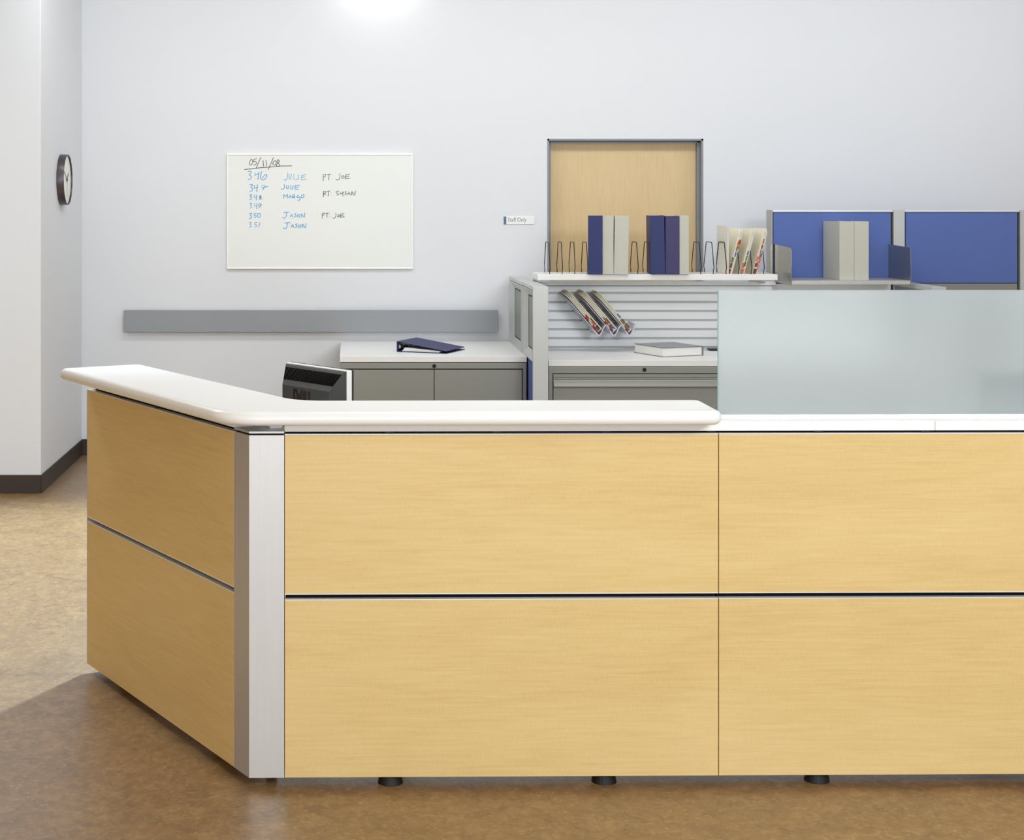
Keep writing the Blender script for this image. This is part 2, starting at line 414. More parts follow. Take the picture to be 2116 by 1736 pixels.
writing('name_writing', [[(732, 284), (728, 340), (710, 370), (692, 352)], [(750, 300), (746, 340), (762, 354), (774, 300)], [(798, 304), (796, 362), (840, 356)],
    [(846, 306), (844, 362)], [(880, 312), (872, 364)], [(878, 322), (924, 306)], [(876, 340), (914, 332)], [(872, 364), (928, 358)]], M['lbluei'], 0.005)
writing('name_writing', [[(694, 408), (700, 440), (684, 460), (662, 456)], [(722, 418), (722, 450), (738, 454), (744, 418)], [(766, 416), (764, 454), (786, 456), (788, 420)], [(812, 418), (806, 460)], [(812, 426), (858, 418)], [(810, 442), (846, 438)], [(806, 464), (848, 460)]], M['bluei'], 0.0048)
writing('name_writing', [[(692, 558), (694, 516), (712, 540), (730, 514), (734, 556)], [(748, 554), (758, 518), (774, 552)], [(750, 540), (770, 540)], [(786, 556), (786, 520), (806, 522), (804, 538), (788, 540), (812, 556)],
    [(846, 522), (826, 538), (838, 550), (856, 540), (862, 560), (848, 580), (836, 576)], [(884, 520), (872, 540), (884, 552), (902, 536), (900, 516), (884, 520)]], M['bluei'], 0.005)
def jason(x, y, s=1.0):
    q = lambda *a: [(x + u * s, y + v * s) for u, v in a]
    return [q((12, 6), (72, 0)), q((46, 4), (38, 42), (20, 66), (0, 52)), q((78, 52), (96, 16), (110, 54)), q((82, 38), (108, 38)), q((146, 14), (126, 20), (144, 38), (122, 54)),
            q((168, 22), (154, 40), (168, 54), (182, 38), (168, 22)), q((196, 54), (196, 16), (226, 54), (232, 6))]
writing('name_writing', jason(678, 700), M['bluei'], 0.0044)
writing('name_writing', jason(686, 808, 1.02), M['bluei'], 0.005)
def pt(x, y, letter='P', s=1.0):
    q = lambda *a: [(x + u * s, y + v * s) for u, v in a]
    r = [q((4, 10), (6, 74)), q((2, 12), (26, 6), (30, 22), (6, 38)), q((44, 10), (86, 4)), q((66, 8), (62, 66)), q((94, 18), (96, 22)), q((92, 46), (94, 50))]
    if letter == 'R': r.append(q((8, 38), (34, 44)))
    return r
def joe(x, y, s=1.0):
    q = lambda *a: [(x + u * s, y + v * s) for u, v in a]
    return [q((44, 0), (46, 40), (30, 68), (4, 62)), q((80, 22), (64, 36), (72, 52), (90, 42), (80, 22)), q((104, 16), (100, 56)), q((102, 18), (150, 8)), q((104, 36), (140, 28)), q((100, 56), (150, 50))]
writing('note_writing', pt(1096, 300), M['blacki'], 0.004); writing('note_writing', joe(1228, 296), M['blacki'], 0.004)
writing('note_writing', pt(1098, 476, 'R', .9), M['blacki'], 0.004)
writing('note_writing', [[(1264, 482), (1236, 488), (1244, 504), (1262, 516), (1240, 524)], [(1278, 490), (1276, 504), (1286, 512), (1300, 502), (1306, 486)], [(1308, 486), (1302, 536)],
    [(1342, 484), (1326, 494), (1342, 508), (1322, 520)], [(1352, 524), (1368, 486), (1382, 524)], [(1356, 510), (1380, 508)], [(1396, 524), (1398, 486), (1424, 526), (1434, 478)]], M['blacki'], 0.004)
writing('note_writing', pt(1086, 704, 'P', .85), M['blacki'], 0.004); writing('note_writing', joe(1194, 706, .84), M['blacki'], 0.004)

# staff only sign
sg = empty('door_sign', (px(1041, WY), WY, pz(463.5, WY)), 0, 'small white sign reading Staff Only beside the wood door', 'sign')
k = WY / F
MB().box(5 * k, 63 * k, -0.006, 0, 0, 16 * k, 0.001).build('sign_plate', M['sign'], sg)
MB().box(0, 5 * k, -0.007, 0, 0, 16 * k, 0.0005).build('blue_band', M['signb'], sg)
text_mesh('lettering', 'Staff Only', 0.0385, M['signt'], sg, (8 * k, -0.0066, 5.5 * k), sx=0.80)

# wall clock on the side wall, facing +X
ck = empty('wall_clock', (SX, 9.753, 1.793), 0, 'round dark-rimmed wall clock with white face on left side wall', 'clock')
rad = 0.1545
def ringmesh(prof, n=72):
    b = bmesh.new(); rings = []
    for x, r in prof:
        rings.append([b.verts.new((x, r * math.cos(2 * math.pi * k / n), r * math.sin(2 * math.pi * k / n))) for k in range(n)])
    for a, c in zip(rings, rings[1:]):
        for k in range(n): b.faces.new((a[k], a[(k + 1) % n], c[(k + 1) % n], c[k]))
    bmesh.ops.recalc_face_normals(b, faces=b.faces); return b
q = MB(); q._add(ringmesh([(0, 0.02), (0, rad), (0.042, rad - 0.0005), (0.0445, rad - 0.002), (0.0445, rad - 0.005), (0.040, rad - 0.006), (0.010, rad - 0.009), (0.010, 0.02)], 128), None, False)
co = q.build('clock_case', M['clockr'], ck)
for p in co.data.polygons: p.use_smooth = True
co.data.set_sharp_from_angle(angle=R(35))
MB().cyl((0.02, 0, 0), (0.034, 0, 0), rad - 0.0065, 72).build('clock_face', M['clockf'], ck)
for hnum in range(12):
    a = 2 * math.pi * hnum / 12
    MB().box(0.034, 0.0345, -0.002, 0.002, -0.005, 0.005, mtx=Matrix.Rotation(-a, 4, 'X') @ Matrix.Translation((0, 0, 0.118))).build('hour_mark', M['numer'], ck)
def handm(name, ang, ln, wd, x):
    MB().box(x, x + 0.0012, -wd / 2, wd / 2, -0.018, ln, mtx=Matrix.Rotation(R(ang), 4, 'X')).build(name, M['hand'], ck)
handm('minute_hand', 62, 0.105, 0.005, 0.037)
handm('hour_hand', -55, 0.07, 0.007, 0.0355)
handm('second_hand', 175, 0.11, 0.0012, 0.0385)
MB().cyl((0.034, 0, 0), (0.041, 0, 0), 0.007).build('hub', M['hand'], ck)

# ------------------------------------------------------------------ reception counter
CX, CY = -0.288, 4.515
YAW = R(0.8)
WANG = R(-60.26)
e = Vector((math.cos(YAW), math.sin(YAW))); nf = Vector((-e.y, e.x))
v = Vector((math.cos(WANG), math.sin(WANG))); u = -v; nw = Vector((-v.y, v.x))
C0 = Vector((CX, CY))
ZB, ZG0, ZG1, ZT, ZC0, ZC1 = 0.03, 0.5305, 0.5485, 0.9965, 1.0055, 1.032

RC = empty('reception_counter', (CX, CY, 0), 0, 'large two-tier maple reception counter with angled left wing and silver corner', 'reception counter')
def rpart(b, name, m, ang, label=None):
    o = b.build(name, m, RC, label); o.rotation_euler = (0, 0, ang); return o
def panel_unit(x0, x1, ang, end_trim=False, feet=(), clips=(), fy=0.045, ZT=ZT):
    rpart(MB().box(x0 + 0.002, x1 - 0.002, 0.030, 0.095, ZB, ZC0 - 0.0003), 'core', M['dark'], ang)
    for nm, a, c in (('upper_panel', ZG1, ZT), ('lower_panel', ZB, ZG0)):
        p = rpart(MB().box(x0 + 0.0008, x1 - 0.0008, 0, 0.0295, a, c, 0.0006), nm, M['wood'], ang)
        t = MB(); t.box(x0 + 0.0008, x1 - 0.0008, -0.0012, 0.018, c - 0.0002, c + 0.0022)
        t.build('edge_trim', M['trim'], p)
        if nm == 'upper_panel': MB().box(x0 + 0.0008, x1 - 0.0008, -0.0012, 0.018, a - 0.0022, a + 0.0002).build('edge_trim', M['trim'], p)
        rpart(MB().box(x0 + 0.001, x1 - 0.001, 0.095, 0.108, a, c, 0.001), 'inner_panel', M['silver'], ang)
    if end_trim:
        rpart(MB().box(x0 - 0.004, x0 + 0.0005, -0.001, 0.108, ZB, ZT + 0.002, 0.0008), 'end_trim', M['alu'], ang)
    for fx in feet:
        b = MB(); b.cyl((fx, fy, 0.0), (fx, fy, ZB), 0.036, 24, 0.030)
        rpart(b, 'levelling_foot', M['clip'], ang)
    for cx in clips:
        rpart(MB().box(cx - 0.012, cx + 0.012, 0.012, 0.03, ZT - 0.004, ZC0 - 0.0005), 'cap_clip', M['clip'], ang)
S1 = 1.327
panel_unit(0.0995, S1, YAW, feet=(0.40, 1.01), clips=(0.395, 0.70, 1.01, 1.31))
panel_unit(S1 + 0.001, 2.557, YAW, feet=(1.62, 2.35), clips=(1.616, 1.92, 2.23))
panel_unit(-1.29, -0.0995, WANG, end_trim=True, feet=(-1.1, -0.35), clips=(-1.0, -0.7, -0.4), fy=0.085, ZT=0.9925)

def W2(p): return (p.x, p.y)
def loc2(p): return (p.x - CX, p.y - CY)
innr = 0.10
mit = (nf + nw); mit = mit / mit.dot(nf)         # inner mitre direction
foot = [C0, C0 + e * 0.0985, C0 + e * 0.0985 + nf * innr, C0 + mit * innr, C0 + u * 0.0985 + nw * innr, C0 + u * 0.0985]
foot = [loc2(p) for p in foot]
b = MB(); b.prism(foot, ZB, ZT - 0.001, 'Z'); cp = b.build('corner_post', M['alu'], RC)
inset = [(p[0] * 0.9 + 0.1 * foot[3][0] * 0.6, p[1] * 0.9 + 0.1 * foot[3][1] * 0.6) for p in foot]
MB().prism(inset, ZT - 0.001, 1.0008, 'Z').build('shadow_gap', M['dark'], cp)
b = MB()
n = len(foot)
bb = bmesh.new()
rimi = [(p[0] * 0.86 + 0.14 * foot[3][0] * 0.55, p[1] * 0.86 + 0.14 * foot[3][1] * 0.55) for p in foot]
def ring(z, pts): return [bb.verts.new((p[0], p[1], z)) for p in pts]
ra, rb, rc, rd = ring(1.001, foot), ring(1.0065, foot), ring(1.0065, rimi), ring(1.002, rimi)
for A, B in ((ra, rb), (rb, rc), (rc, rd)):
    for i in range(n): bb.faces.new((A[i], A[(i + 1) % n], B[(i + 1) % n], B[i]))
bb.faces.new(rd); bb.faces.new(ra[::-1]); bmesh.ops.recalc_face_normals(bb, faces=bb.faces)
b._add(bb); b.build('post_cap', M['alu'], cp)
MB().cyl((foot[3][0], foot[3][1] - 0.005, 0), (foot[3][0], foot[3][1] - 0.005, ZB), 0.016).build('levelling_foot', M['clip'], RC)

SEAM = 1.943
for x0, x1, a_ in ((0.0995, SEAM, YAW), (SEAM + 0.0012, 2.557, YAW), (-1.285, -0.0995, WANG)):
    rpart(MB().box(x0, x1, 0.0, 0.105, ZC0, ZC1, 0.0012), 'cap_rail', M['white'], a_, 'white cap rail')

# raised transaction top with bullnose edge
def isect(p, d, q, f):
    c = d.x * f.y - d.y * f.x
    t = ((q.x - p.x) * f.y - (q.y - p.y) * f.x) / c
    return p + d * t
def fillet(P, rads, seg=10):
    out = []; n = len(P)
    for i in range(n):
        a, b_, c = P[i - 1], P[i], P[(i + 1) % n]; r = rads[i]
        if r <= 0: out.append(b_); continue
        d1 = (a - b_).normalized(); d2 = (c - b_).normalized()
        ang = d1.angle(d2); tl = r / math.tan(ang / 2)
        cen = b_ + (d1 + d2).normalized() * (r / math.sin(ang / 2))
        p1 = b_ + d1 * tl; p2 = b_ + d2 * tl
        a1 = math.atan2(p1.y - cen.y, p1.x - cen.x); a2 = math.atan2(p2.y - cen.y, p2.x - cen.x)
        da = (a2 - a1 + math.pi) % (2 * math.pi) - math.pi
        for k in range(seg + 1):
            t = a1 + da * k / seg; out.append(Vector((cen.x + r * math.cos(t), cen.y + r * math.sin(t))))
    return out
OF, OW, IF_, IW = -0.09, -0.098, 0.19, 0.215
outer = isect(C0 + nf * OF, e, C0 + nw * OW, v)
inner = isect(C0 + nf * IF_, e, C0 + nw * IW, v)
XR = (1.034 - CX) / e.x; XL = -1.325
pr_f = C0 + nf * OF + e * XR; pr_b = C0 + nf * IF_ + e * XR
pl_f = C0 + nw * OW + v * XL; pl_b = C0 + nw * IW + v * XL
outline = fillet([outer, pr_f, pr_b, inner, pl_b, pl_f], [0.16, 0.036, 0.032, 0.12, 0.032, 0.036], 12)
def offset_poly(P, d):
    out = []; n = len(P)
    for i in range(n):
        t = (P[(i + 1) % n] - P[i]).normalized() + (P[i] - P[i - 1]).normalized()
        t.normalize(); out.append(P[i] + Vector((-t.y, t.x)) * d)
    return out
st = empty('transaction_top', (CX, CY, 1.0325), 0, 'thick white bullnosed raised countertop bending round the counter corner', 'countertop')
bb = bmesh.new(); rings = []
TH = 0.0395; rr = TH / 2
prof = [(0.024, 0)] + [(rr * (1 - math.cos(a)), rr + rr * math.sin(a)) for a in [(-90 + 15 * k) * math.pi / 180 for k in range(13)]] + [(0.024, TH)]
for d, z in prof:
    rings.append([bb.verts.new((p.x - CX, p.y - CY, z)) for p in offset_poly(outline, d)])
n = len(outline)
for A, B in zip(rings, rings[1:]):
    for i in range(n):
        f = bb.faces.new((A[i], A[(i + 1) % n], B[(i + 1) % n], B[i])); f.smooth = True
bb.faces.new(rings[-1]); bb.faces.new(rings[0][::-1])
bmesh.ops.recalc_face_normals(bb, faces=bb.faces)
b = MB(); b._add(bb); b.build('top_slab', M['solid'], st)

# frosted glass screen in its channel
gs = empty('glass_screen', (CX, CY, ZC1 + 0.0002), YAW, 'tall frosted glass screen standing on the front counter at right', 'glass screen')
GX0, GX1 = (1.049 - CX) / e.x, 2.557
MB().box(GX0 - 0.004, GX1, 0.040, 0.066, 0, 0.0135, 0.001).build('glass_channel', M['white'], gs)
MB().box(GX0 + 0.0022, GX1, 0.049, 0.057, 0.0135, 0.3685).build('glass_pane', M['frost'], gs)
MB().box(GX0 + 0.0008, GX0 + 0.002, 0.049, 0.057, 0.0135, 0.3685, 0.0004).build('glass_edge', M['tealedge'], gs, 'pale teal polished glass edge')

# work surface behind the counter, carrying the monitors
iw0, if0 = 0.112, 0.112
c_in = isect(C0 + nf * if0, e, C0 + nw * iw0, v); c_out = isect(C0 + nf * 0.86, e, C0 + nw * 0.86, v)
dk = empty('desk', (CX, CY, 0), 0, 'white work surface hidden behind the counter, holding the black monitors', 'desk')
pts = [loc2(p) for p in (c_in, C0 + nf * if0 + e * 2.55, C0 + nf * 0.86 + e * 2.55, c_out, C0 + nw * 0.86 + v * -1.28, C0 + nw * iw0 + v * -1.28)]
MB().prism(pts, 0.70, 0.73, 'Z').build('desktop', M['white'], dk)
def leg_at(p): return MB().box(p[0] - 0.025, p[0] + 0.025, p[1] - 0.025, p[1] + 0.025, 0, 0.70, 0.002)
for p in (C0 + nf * 0.8 + e * 2.45, C0 + nf * 0.2 + e * 2.45, C0 + nw * 0.8 + v * -1.2, C0 + nw * 0.2 + v * -1.2, c_out + (c_in - c_out) * 0.1):
    leg_at(loc2(p)).build('leg', M['grey'], dk)

# ------------------------------------------------------------------ monitors
def monitor(label, loc, rz, W=0.365, logo=True, H=0.30, bez='mbez'):
    r = empty('computer_monitor', loc, rz, label, 'monitor')
    z0 = 0.02       # local: back faces -y
    MB().box(-W / 2, W / 2, 0.008, 0.030, z0, z0 + H, 0.003, 2).build('bezel', M[bez], r, 'silver bezel' if bez == 'mbez' else None)
    b = MB(); b.box(-W / 2 - 0.001, W / 2 + 0.001, 0.030, 0.036, z0 - 0.001, z0 + H + 0.001, 0.001); s_ = b.build('front_rim', M['black'], r)
    MB().box(-W / 2 + 0.012, W / 2 - 0.012, 0.036, 0.0365, z0 + 0.012, z0 + H - 0.012).build('screen', M['black'], r)
    # back shell: sloped vent band on top, raised flat centre below
    bb = bmesh.new()
    def rect(x, y, a, c, xi=0): return [bb.verts.new(p) for p in ((-x, y, a), (x, y, a), (x, y, c), (-x, y, c))]
    A = rect(W / 2 - 0.003, 0.0082, z0 + 0.004, z0 + H - 0.003)
    B = rect(W / 2 - 0.010, 0.001, z0 + 0.012, z0 + H - 0.008)
    Cc = rect(W / 2 - 0.038, -0.030, z0 + 0.03, z0 + H - 0.062)
    D = rect(W / 2 - 0.043, -0.036, z0 + 0.036, z0 + H - 0.072)
    for a_, b_ in ((A, B), (B, Cc), (Cc, D)):
        for i in range(4): bb.faces.new((a_[i], a_[(i + 1) % 4], b_[(i + 1) % 4], b_[i]))
    bb.faces.new(D); bb.faces.new(A[::-1]); bmesh.ops.recalc_face_normals(bb, faces=bb.faces)
    b = MB(); b._add(bb); sh = b.build('back_shell', M['mback'], r)
    # vent slots follow the sloped band
    b = MB(); N_ = 38
    zt, zb = z0 + H - 0.014, z0 + H - 0.054
    def yb(z): return 0.001 + (-0.031) * ((z0 + H - 0.008 - z) / 0.054) - 0.0010
    for i in range(N_):
        x = -W / 2 + 0.020 + i * (W - 0.040) / (N_ - 1)
        fx = 1.0
        lim = W / 2 - 0.010 - 0.028 * ((z0 + H - 0.008 - zb) / 0.054)
        xb = x * (lim - 0.004) / (W / 2 - 0.018)
        p = [(x - 0.0030, zt), (x + 0.0030, zt), (xb + 0.0028, zb), (xb - 0.0028, zb)]
        c_ = bmesh.new()
        q0 = [c_.verts.new((a, yb(z_) + 0.0002, z_)) for a, z_ in p]; q1 = [c_.verts.new((a, yb(z_) + 0.003, z_)) for a, z_ in p]
        c_.faces.new(q0); c_.faces.new(q1[::-1])
        for k2 in range(4): c_.faces.new((q0[k2], q1[k2], q1[(k2 + 1) % 4], q0[(k2 + 1) % 4]))
        bmesh.ops.recalc_face_normals(c_, faces=c_.faces); b._add(c_)
    b.build('vent_slots', M['void'], sh)
    if logo:
        b = MB(); yy = -0.0372; zt2 = z0 + H - 0.082; hL = 0.046; wd = 0.0135
        x = -0.066
        def st_(pts, w_=wd): b.ribbon([(x + a, zt2 - hL * (1 - c)) for a, c in pts], w_, yy, 0.0012)
        st_([(0, 0), (0, 1)]); st_([(0, 0.92), (0.016, 0.90), (0.026, 0.68), (0.028, 0.5), (0.026, 0.3), (0.016, 0.10), (0, 0.08)])
        x = -0.030
        for o_ in (0.0, 0.014, 0.028): b.ribbon([(x + 0.004 + o_ * 0.62, zt2 - 0.024 - o_ * 0.75), (x + 0.034 + o_ * 0.62, zt2 - 0.000 - o_ * 0.75)], 0.0062, yy - 0.0004, 0.0012)
        b.ribbon([(x + 0.004, zt2 - 0.022), (x + 0.026, zt2 - 0.048)], 0.0085, yy - 0.0002, 0.0012)
        for lx in (0.026, 0.058):
            x = lx; st_([(0, 0), (0, 1)]); st_([(-0.0045, 0.09), (0.024, 0.09)], 0.008)
        lg = b.build('maker_logo', M['mlogo'], sh)
        lg.location = (-0.0195, 0, 0); lg.scale = (0.72, 1, 1)
    b = MB(); b.box(-0.03, 0.03, -0.03, -0.008, -0.03, z0 + 0.12, 0.004); b.build('stand_neck', M['black'], r)
    return r
MZ = 0.73
def stand(r):
    b = MB(); b.box(-0.11, 0.11, -0.09, 0.09, -0.0298 , -0.012, 0.006, 2); o = b.build('stand_base', M['black'], r); return o
m1 = monitor('black-backed monitor with silver bezel rising behind the white countertop', (px(641, 5.575) + 0.012, 5.575 + 0.012, 0.76), math.atan2(-0.29, 0.22))
stand(m1)
m2 = monitor('dark monitor blurred behind the frosted glass at far right', (2.105, 4.79, 0.76), R(-4), W=0.42, logo=False, H=0.36, bez='black')
stand(m2)

# ------------------------------------------------------------------ low storage cabinet on the left
PZ = 1.174
cb = empty('storage_cabinet', (0.483, 9.44, 0), 0, 'grey steel two-door storage cabinet with white top under the blue binder', 'cabinet')
cw = 0.551
MB().box(-cw + 0.003, cw - 0.003, 0.012, 1.0, 0.0, 0.709, 0.002).build('body', M['grey'], cb)
MB().box(-cw, cw, 0, 1.02, 0.7135, 0.747, 0.0015).build('worktop', M['white'], cb)
b = MB(); b.box(-cw + 0.006, cw - 0.006, 0.012, 1.0, 0.709, 0.7135); b.build('shadow_strip', M['dark'], cb)
MB().box(-cw + 0.002, cw - 0.002, -0.004, 0.012, 0.675, 0.7085, 0.001).build('header_rail', M['grey'], cb)
for x0, x1 in ((-cw + 0.002, -cw + 0.024), (cw - 0.024, cw - 0.002)): MB().box(x0, x1, -0.004, 0.012, 0.0, 0.6745, 0.001).build('side_stile', M['grey'], cb)
MB().box(-cw + 0.025, cw - 0.025, 0.006, 0.0121, 0.03, 0.6745).build('door_recess', M['clip'], cb)
for x0, x1 in ((-cw + 0.029, 0.003), (0.0065, cw - 0.029)):
    MB().box(x0, x1, -0.010, 0.006, 0.04, 0.669, 0.0015).build('door', M['grey'], cb)
MB().cyl((0.005, -0.009, 0.691), (0.005, 0.01, 0.691), 0.0115).build('lock', M['clip'], cb)

# blue three-ring binder lying open on it
bA = Vector((0.275, 9.735)); bB = Vector((0.58, 9.595))
ang = math.atan2(bB.y - bA.y, bB.x - bA.x)
bd = empty('ring_binder', (bA.x, bA.y, 0.7472), ang, 'blue ring binder lying half open on the white cabinet top', 'binder')
L_, Wd_, Hs = 0.325, 0.315, 0.064          # cover length, along-spine width, spine height
MB().box(0, L_, 0, Wd_, 0, 0.004, 0.001).build('bottom_cover', M['nbind'], bd)
MB().box(0, 0.005, 0, Wd_, 0.0, Hs, 0.002).build('spine', M['nbind'], bd)
sl = math.atan2(Hs - 0.016 , L_)
MB().box(0, L_, 0, Wd_, -0.004, 0, 0.001, mtx=Matrix.Translation((0.001, 0, Hs)) @ Matrix.Rotation(sl, 4, 'Y')).build('top_cover', M['nbind'], bd)
MB().prism([(0.030, 0.0045), (L_ - 0.055, 0.0045), (L_ - 0.042, 0.013), (0.10, 0.024), (0.05, 0.026)], 0.012, Wd_ - 0.02).build('paper_stack', M['paper'], bd)
rg = MB(); rg.box(0.005, 0.012, 0.02, Wd_ - 0.02, 0.018, 0.048); rg.box(0.012, 0.022, 0.008, Wd_ - 0.008, 0.022, 0.044, 0.002)
for yy in (0.06, 0.157, 0.255):
    rg.tube([(0.014 + 0.024 * (1 - math.cos(a)) , yy, 0.031 + 0.018 * math.sin(a)) for a in [k * math.pi / 8 - math.pi / 2 for k in range(9)]], 0.0015)
    rg.tube([(0.014 + 0.048, yy, 0.031)] + [(0.062 - 0.048 * (k / 6), yy, 0.031 + 0.016 * math.sin(math.pi * k / 6)) for k in range(1, 7)], 0.0015)
rg.build('ring_mechanism', M['chrome'], bd)

# ------------------------------------------------------------------ office partitions
def wing_partition(y0, y1, xl, label, endpost=False):
    """low partition running away from the camera; its left face is seen. local origin at its rear left floor corner"""
    r = empty('low_partition', (xl, 0, 0), 0, label, 'partition')
    X0, X1 = 0.0, 0.086
    MB().box(X0, X1, y0, y1, PZ - 0.022, PZ, 0.0015).build('top_cap', M['silver'], r)
    # mitred recessed frame
    fz0, fz1 = 0.742, PZ - 0.025
    bb = bmesh.new(); g = 0.008
    def rc(x, i, j): return [bb.verts.new((x, a, c)) for a, c in ((y0 + i, fz0 + j), (y1 - i, fz0 + j), (y1 - i, fz1 - j), (y0 + i, fz1 - j))]
    A = rc(X0, 0.0, 0.0); B = rc(X0, g, 0.004); Cc = rc(X0 + 0.03, 0.062, 0.045)
    for a_, b_ in ((A, B), (B, Cc)):
        for i in range(4): bb.faces.new((a_[i], a_[(i + 1) % 4], b_[(i + 1) % 4], b_[i]))
    D = [bb.verts.new((X1, vv.co.y, vv.co.z)) for vv in A]
    for i in range(4): bb.faces.new((A[i], A[(i + 1) % 4], D[(i + 1) % 4], D[i]))
    bb.faces.new(D)
    E_ = [bb.verts.new((X0 + 0.034, vv.co.y, vv.co.z)) for vv in Cc]
    for i in range(4): bb.faces.new((Cc[i], Cc[(i + 1) % 4], E_[(i + 1) % 4], E_[i]))
    bmesh.ops.recalc_face_normals(bb, faces=bb.faces)
    b = MB(); b._add(bb); b.build('mitred_frame', M['silver'], r)
    MB().box(X0 + 0.031, X0 + 0.036, y0 + 0.055, y1 - 0.055, fz0 + 0.035, fz1 - 0.035).build('gasket', M['clip'], r)
    MB().box(X0 + 0.029, X0 + 0.033, y0 + 0.067, y1 - 0.105, fz0 + 0.054, fz1 - 0.054, 0.001).build('upper_tile', M['grey'], r)
    MB().box(X0 + 0.006, X1 - 0.004, y0 + 0.004, y1 - 0.004, 0.05, 0.736).build('fabric_tile', M['blue'], r, 'blue fabric tile')
    MB().box(X0, X1, y0, y1, 0.0, 0.05).build('kick_plate', M['grey'], r)
    if endpost:
        MB().box(X0 - 0.001, X1 + 0.001, y0 - 0.026, y0 - 0.001, 0.0, PZ, 0.0015).build('end_post', M['silver'], r)
    return r
p1 = wing_partition(9.722, 10.45, 1.034, 'rear silver-framed low partition beside the back wall')
p1.location.x = 1.030
p2 = wing_partition(9.165, 9.715, 1.036, 'front silver-framed low partition ending in the pale post', endpost=True)
p2.location.x = 1.037

# slatwall partition
SLY = 9.93
sw = empty('slatwall_partition', (1.128, SLY, 0), 0, 'white slotted slatwall partition behind the folder rack and grey book', 'partition')
SWL = 2.61 - 1.128
MB().box(0, SWL, 0.012, 0.06, 0, 1.138).build('backing', M['groove'], sw)
b = MB(); zc = [1.0935 - 0.0562 * i for i in range(7)]
tops = [1.136] + [z - 0.0062 for z in zc]
bots = [z + 0.0062 for z in zc] + [0.70]
b.box(0, SWL, 0.0, 0.0119, bots[0], tops[0], 0.0015)
for i in range(1, 8): b.box(0, SWL, 0.0, 0.0119, bots[i], tops[i], 0.0015)
b.build('slats', M['slat'], sw)
MB().box(0, SWL + 0.02, -0.008, 0.065, 1.140, 1.165, 0.002).build('top_cap', M['trim'], sw)
MB().box(SWL - 0.0, SWL + 0.02, -0.012, 0.062, 0, 1.139, 0.002).build('end_post', M['alu'], sw)

# desk with drawer beneath the slatwall
fc = empty('file_cabinet', (1.135, 9.21, 0), 0, 'grey lateral file cabinet with drawer and white worktop under the slatwall', 'cabinet')
FW = 3.36 - 1.135
MB().box(0, FW, 0, 0.705, 0.713, 0.747, 0.0015).build('worktop', M['white'], fc)
MB().box(0.002, FW, 0.006, 0.70, 0, 0.7125, 0.002).build('body', M['grey'], fc)
MB().box(0.0, FW, -0.004, 0.006, 0.6725, 0.7085, 0.001).build('header_rail', M['grey'], fc)
for x0, x1 in ((0, 0.022), (1.03, 1.06), (FW - 0.022, FW)): MB().box(x0, x1, -0.004, 0.006, 0, 0.672, 0.001).build('side_stile', M['grey'], fc)
MB().box(0.0225, FW - 0.0225, 0.0055, 0.0062, 0.02, 0.672).build('drawer_recess', M['clip'], fc)
for x0, x1 in ((0.026, 1.026), (1.064, FW - 0.026)):
    dw = MB()
    prof = [(0.006, 0.668), (-0.006, 0.668), (-0.006, 0.650), (-0.002, 0.646), (-0.006, 0.641), (-0.002, 0.638), (-0.010, 0.630), (-0.018, 0.616), (-0.023, 0.600), (-0.022, 0.594), (-0.010, 0.589), (-0.010, 0.36), (0.006, 0.36)]
    dw.prism(prof, x0, x1, 'X'); dw.build('drawer', M['grey'], fc)
    MB().prism([(p[0], p[1] - 0.32) for p in prof], x0, x1, 'X').build('drawer', M['grey'], fc)
MB().cyl((px(1332, 9.2) - 1.135, -0.006, 0.6925), (px(1332, 9.2) - 1.135, 0.006, 0.6925), 0.0118).build('lock', M['clip'], fc)

# grey book on the desk
bk = empty('thick_book', (1.826, 9.385, 0.7472), math.atan2(0.105, 0.261), 'thick grey-covered book with white pages lying on the worktop', 'book')
MB().box(0, 0.281, 0, 0.315, 0, 0.003, 0.0006).build('bottom_cover', M['bookc'], bk)
MB().box(0.003, 0.272, 0.004, 0.311, 0.003, 0.052, 0.001).build('pages', M['paper'], bk)
MB().box(0, 0.281, 0, 0.315, 0.052, 0.056, 0.0008).build('top_cover', M['bookc'], bk)
MB().box(0.273, 0.281, 0, 0.315, 0.0025, 0.0525, 0.001).build('spine', M['bookc'], bk)
it = MB().box(0, 0.16, 0, 0.075, 0, 0.011, 0.005, 3)
ito = it.build('desk_tray', M['black']); ito.location = (px(1466, 9.8), 9.80, 0.7472)
tag(ito, 'small flat black item at back of worktop, cut off by frosted glass', 'desk item')

# ------------------------------------------------------------------ shelf over the slatwall
SH_Z = 1.2236
sh = empty('wall_shelf', (1.117, 9.60, 0), 0, 'long white shelf over the slatwall holding binders and wire dividers', 'shelf')
SHW = 2.556 - 1.117
MB().box(0, SHW, 0, 0.33, SH_Z - 0.036, SH_Z, 0.003, 2).build('shelf_board', M['white'], sh)
for x in (0.004, SHW - 0.09):
    b = MB(); b.box(x, x + 0.075, 0.02, 0.30, SH_Z - 0.044, SH_Z - 0.0365, 0.001)
    b.box(x + 0.010, x + 0.04, 0.10, 0.38, 1.1655, SH_Z - 0.044, 0.001)
    b.build('shelf_bracket', M['alu'], sh)

